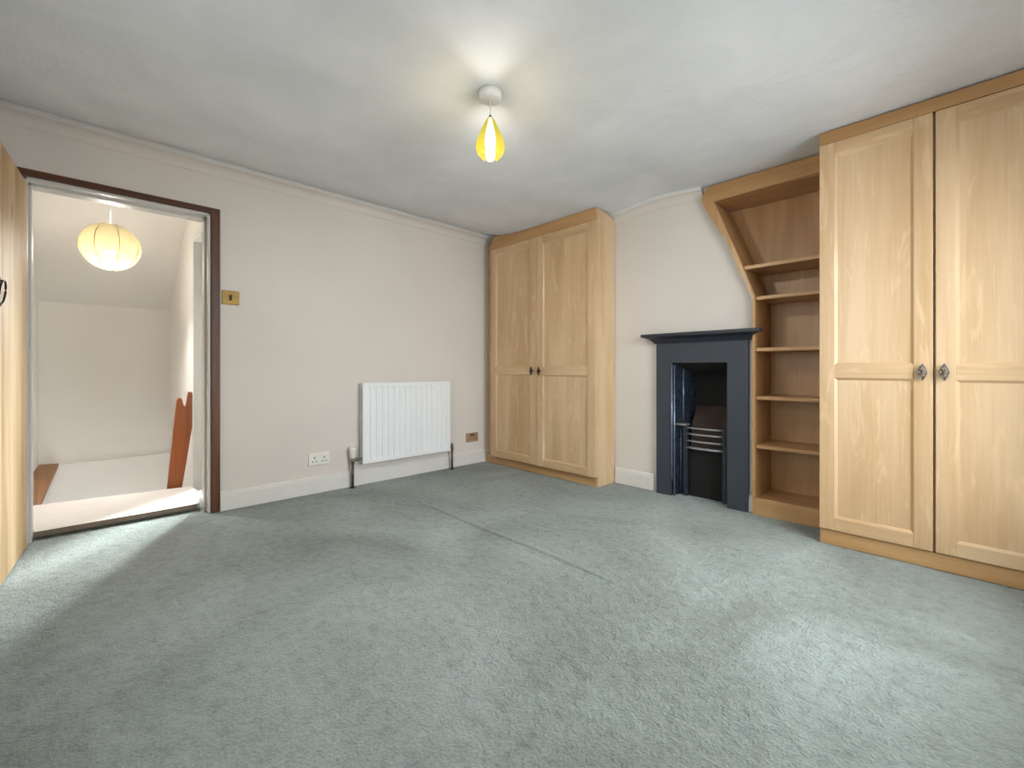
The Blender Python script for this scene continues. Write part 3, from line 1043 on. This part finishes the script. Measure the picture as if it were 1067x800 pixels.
while y < RY1 - 0.045:
    zig.append((-3.632 if k % 2 else -3.594, y))
    y += 0.0125
    k += 1
back = [(a + 0.0012, b) for a, b in zig][::-1]
m.prism(zig + back, 'z', RZ0 + 0.05, RZ1 - 0.05)
m.build('convector_fins', M['fin'], rd)
# thermostatic valve, left
vy, vx = 1.598, -3.612
m = MB()
m.tube([(vx, vy, -0.002), (vx, vy, 0.215)], 0.011, 14)
m.lathe([(0.011, 0.0), (0.026, 0.0), (0.024, 0.006), (0.011, 0.008)], (vx, vy, 0.0), 18, cap=False)
m.build('pipe', M['pipe'], rd)
m = MB()
m.tube([(vx, vy, 0.205), (vx, vy, 0.25)], 0.016, 14)
m.tube([(vx, vy, 0.232), (vx, vy + 0.03, 0.232)], 0.011, 12)
m.tube([(vx, vy + 0.026, 0.232), (vx, vy + 0.046, 0.232)], 0.016, 6)
m.tube([(vx, vy + 0.044, 0.232), (vx, RY0 + 0.012, 0.232)], 0.010, 12)
vb = m.build('valve_body', M['chrome'], rd)
m = MB()
m.lathe([(0, 0.248), (0.019, 0.248), (0.021, 0.256), (0.022, 0.27), (0.025, 0.275), (0.026, 0.325), (0.024, 0.338), (0.018, 0.345), (0, 0.346)], (vx, vy, 0.0), 28, cap=False,
        rad=lambda j, i: 1.0 + (0.035 if (j % 2 and 3 <= i <= 6) else 0.0))
m.build('valve_head', M['plastic'], rd)
# lockshield, right
wy, wx = 2.618, -3.598
m = MB()
m.tube([(wx, wy, -0.002), (wx, wy, 0.21)], 0.011, 14)
m.lathe([(0.011, 0.0), (0.026, 0.0), (0.024, 0.006), (0.011, 0.008)], (wx, wy, 0.0), 18, cap=False)
m.build('pipe', M['pipe'], rd)
m = MB()
m.tube([(wx, wy, 0.20), (wx, wy, 0.24)], 0.015, 14)
m.tube([(wx, wy, 0.228), (wx, RY1 - 0.012, 0.228)], 0.011, 12)
m.tube([(wx, wy, 0.24), (wx, wy, 0.262)], [0.013, 0.009], 14)
m.build('lockshield_valve', M['chrome'], rd)

# ------------------------------------------------------------------ electrical plates
def plate(m, y0, y1, z0, z1, t, x=XA):
    m.box(x - 0.001, x + t, y0, y1, z0, z1)

def double_socket(label, y0, y1, z0, z1, mat, pinmat, rocker_mat, t):
    s = thing('wall_socket', label, 'socket', (XA, (y0 + y1) / 2, z0))
    m = MB(); plate(m, y0, y1, z0, z1, t)
    m.build('face_plate', mat, s, bevel=0.003)
    w = y1 - y0; hh = z1 - z0
    xf = XA + t
    for c in (0.27, 0.73):
        yc = y0 + w * c
        m = MB()
        zz = z0 + hh * 0.36
        m.box(xf - 0.001, xf + 0.0008, yc - 0.004, yc + 0.004, zz + 0.016, zz + 0.032)
        m.box(xf - 0.001, xf + 0.0008, yc - 0.020, yc - 0.009, zz - 0.010, zz - 0.002)
        m.box(xf - 0.001, xf + 0.0008, yc + 0.009, yc + 0.020, zz - 0.010, zz - 0.002)
        m.build('pin_holes', pinmat, s)
    for c in (0.42, 0.58):
        yc = y0 + w * c
        m = MB()
        m.box(xf - 0.001, xf + 0.003, yc - 0.008, yc + 0.008, z1 - 0.032, z1 - 0.010)
        m.build('rocker_switch', rocker_mat, s, bevel=0.001)
    return s
double_socket('white plastic double socket low on the wall left of the radiator', 1.256, 1.422, 0.227, 0.322, M['plastic'], M['hole'], M['plastic'], 0.014)
double_socket('brass double socket with black inserts, low on the wall right of the radiator', 2.842, 3.006, 0.230, 0.327, M['old_brass'], M['hole'], M['hole'], 0.006)
sw = thing('light_switch', 'small brass light switch with a black toggle beside the door frame', 'switch', (XA, 0.72, 1.46))
m = MB(); plate(m, 0.668, 0.776, 1.462, 1.562, 0.007)
m.build('face_plate', M['brass'], sw, bevel=0.003)
m = MB(); m.box(XA + 0.006, XA + 0.013, 0.713, 0.731, 1.494, 1.532)
m.build('toggle', M['hole'], sw, bevel=0.002)
for y in (0.690, 0.754):
    m = MB()
    m.tube([(XA + 0.006, y, 1.512), (XA + 0.0085, y, 1.512)], 0.005, 12)
    m.build('screw', M['old_brass'], sw)

# ------------------------------------------------------------------ daylight
def area(name, loc, rot, sx, sy, e, col=(1, 1, 1), spread=180):
    L = bpy.data.lights.new(name, 'AREA')
    L.shape = 'RECTANGLE'
    L.size, L.size_y = sx, sy
    L.energy = e
    L.color = col
    L.spread = math.radians(spread)
    o = bpy.data.objects.new(name, L)
    COL.objects.link(o)
    o.location = loc
    o.rotation_euler = rot
    return o
area('daylight_right', (XD + 0.50, (W1[0] + W1[1]) / 2, (W1[2] + W1[3]) / 2 + 0.1), (0, math.radians(60), 0), 1.7, 1.5, 98, (0.94, 0.97, 1.0), 150)
area('daylight_behind', ((W2[0] + W2[1]) / 2, YC - 0.5, (W2[2] + W2[3]) / 2 + 0.1), (math.radians(72), 0, 0), 1.3, 1.4, 35, (0.94, 0.97, 1.0), 170)
# shines in through the side room window toward the landing doorway
dirv = Vector((-3.6, 0.15, 0.0)) - Vector((-4.80, 1.10, 1.85))
q = dirv.to_track_quat('-Z', 'Y').to_euler()
area('daylight_side_room', (-4.80, 1.10, 1.85), q, 0.12, 0.14, 215, (0.95, 0.98, 1.0))
L = bpy.data.lights.new('lower_hall_light', 'POINT')
L.energy = 9.0
L.shadow_soft_size = 0.12
lo = bpy.data.objects.new('lower_hall_light', L)
COL.objects.link(lo)
lo.location = (-5.25, 0.05, -0.75)
L = bpy.data.lights.new('side_room_fill', 'POINT')  # added fill without a fixture, brightens the dark side room
L.energy = 3.0
L.shadow_soft_size = 0.1
lo = bpy.data.objects.new('side_room_fill', L)
COL.objects.link(lo)
lo.location = (-5.25, 0.84, 1.9)

w = bpy.data.worlds.new('sky')
sc.world = w
w.use_nodes = True
bg = w.node_tree.nodes['Background']
sky = w.node_tree.nodes.new('ShaderNodeTexSky')
sky.sky_type = 'HOSEK_WILKIE'
sky.turbidity = 6.0
sky.sun_direction = Vector((0.3, 0.2, 0.6)).normalized()
w.node_tree.links.new(sky.outputs[0], bg.inputs['Color'])
bg.inputs['Strength'].default_value = 0.6

# ------------------------------------------------------------------ camera
cam = bpy.data.cameras.new('camera')
cam.sensor_fit = 'HORIZONTAL'
cam.sensor_width = 36.0
cam.lens = 457.6 / 1067 * 36.0
cam.shift_y = -15.3 / 1067
cam.clip_start = 0.02
co = bpy.data.objects.new('camera', cam)
COL.objects.link(co)
co.location = (0, 0, 1.0)
co.rotation_euler = (math.radians(90), 0, 0.8063)
sc.camera = co

vs_ = sc.view_settings
vs_.view_transform = 'Standard'
vs_.look = 'None'
vs_.exposure = 0.0
vs_.gamma = 1.0
vs_.use_curve_mapping = False

for o in bpy.data.objects:
    if '_w' in o:
        del o['_w']
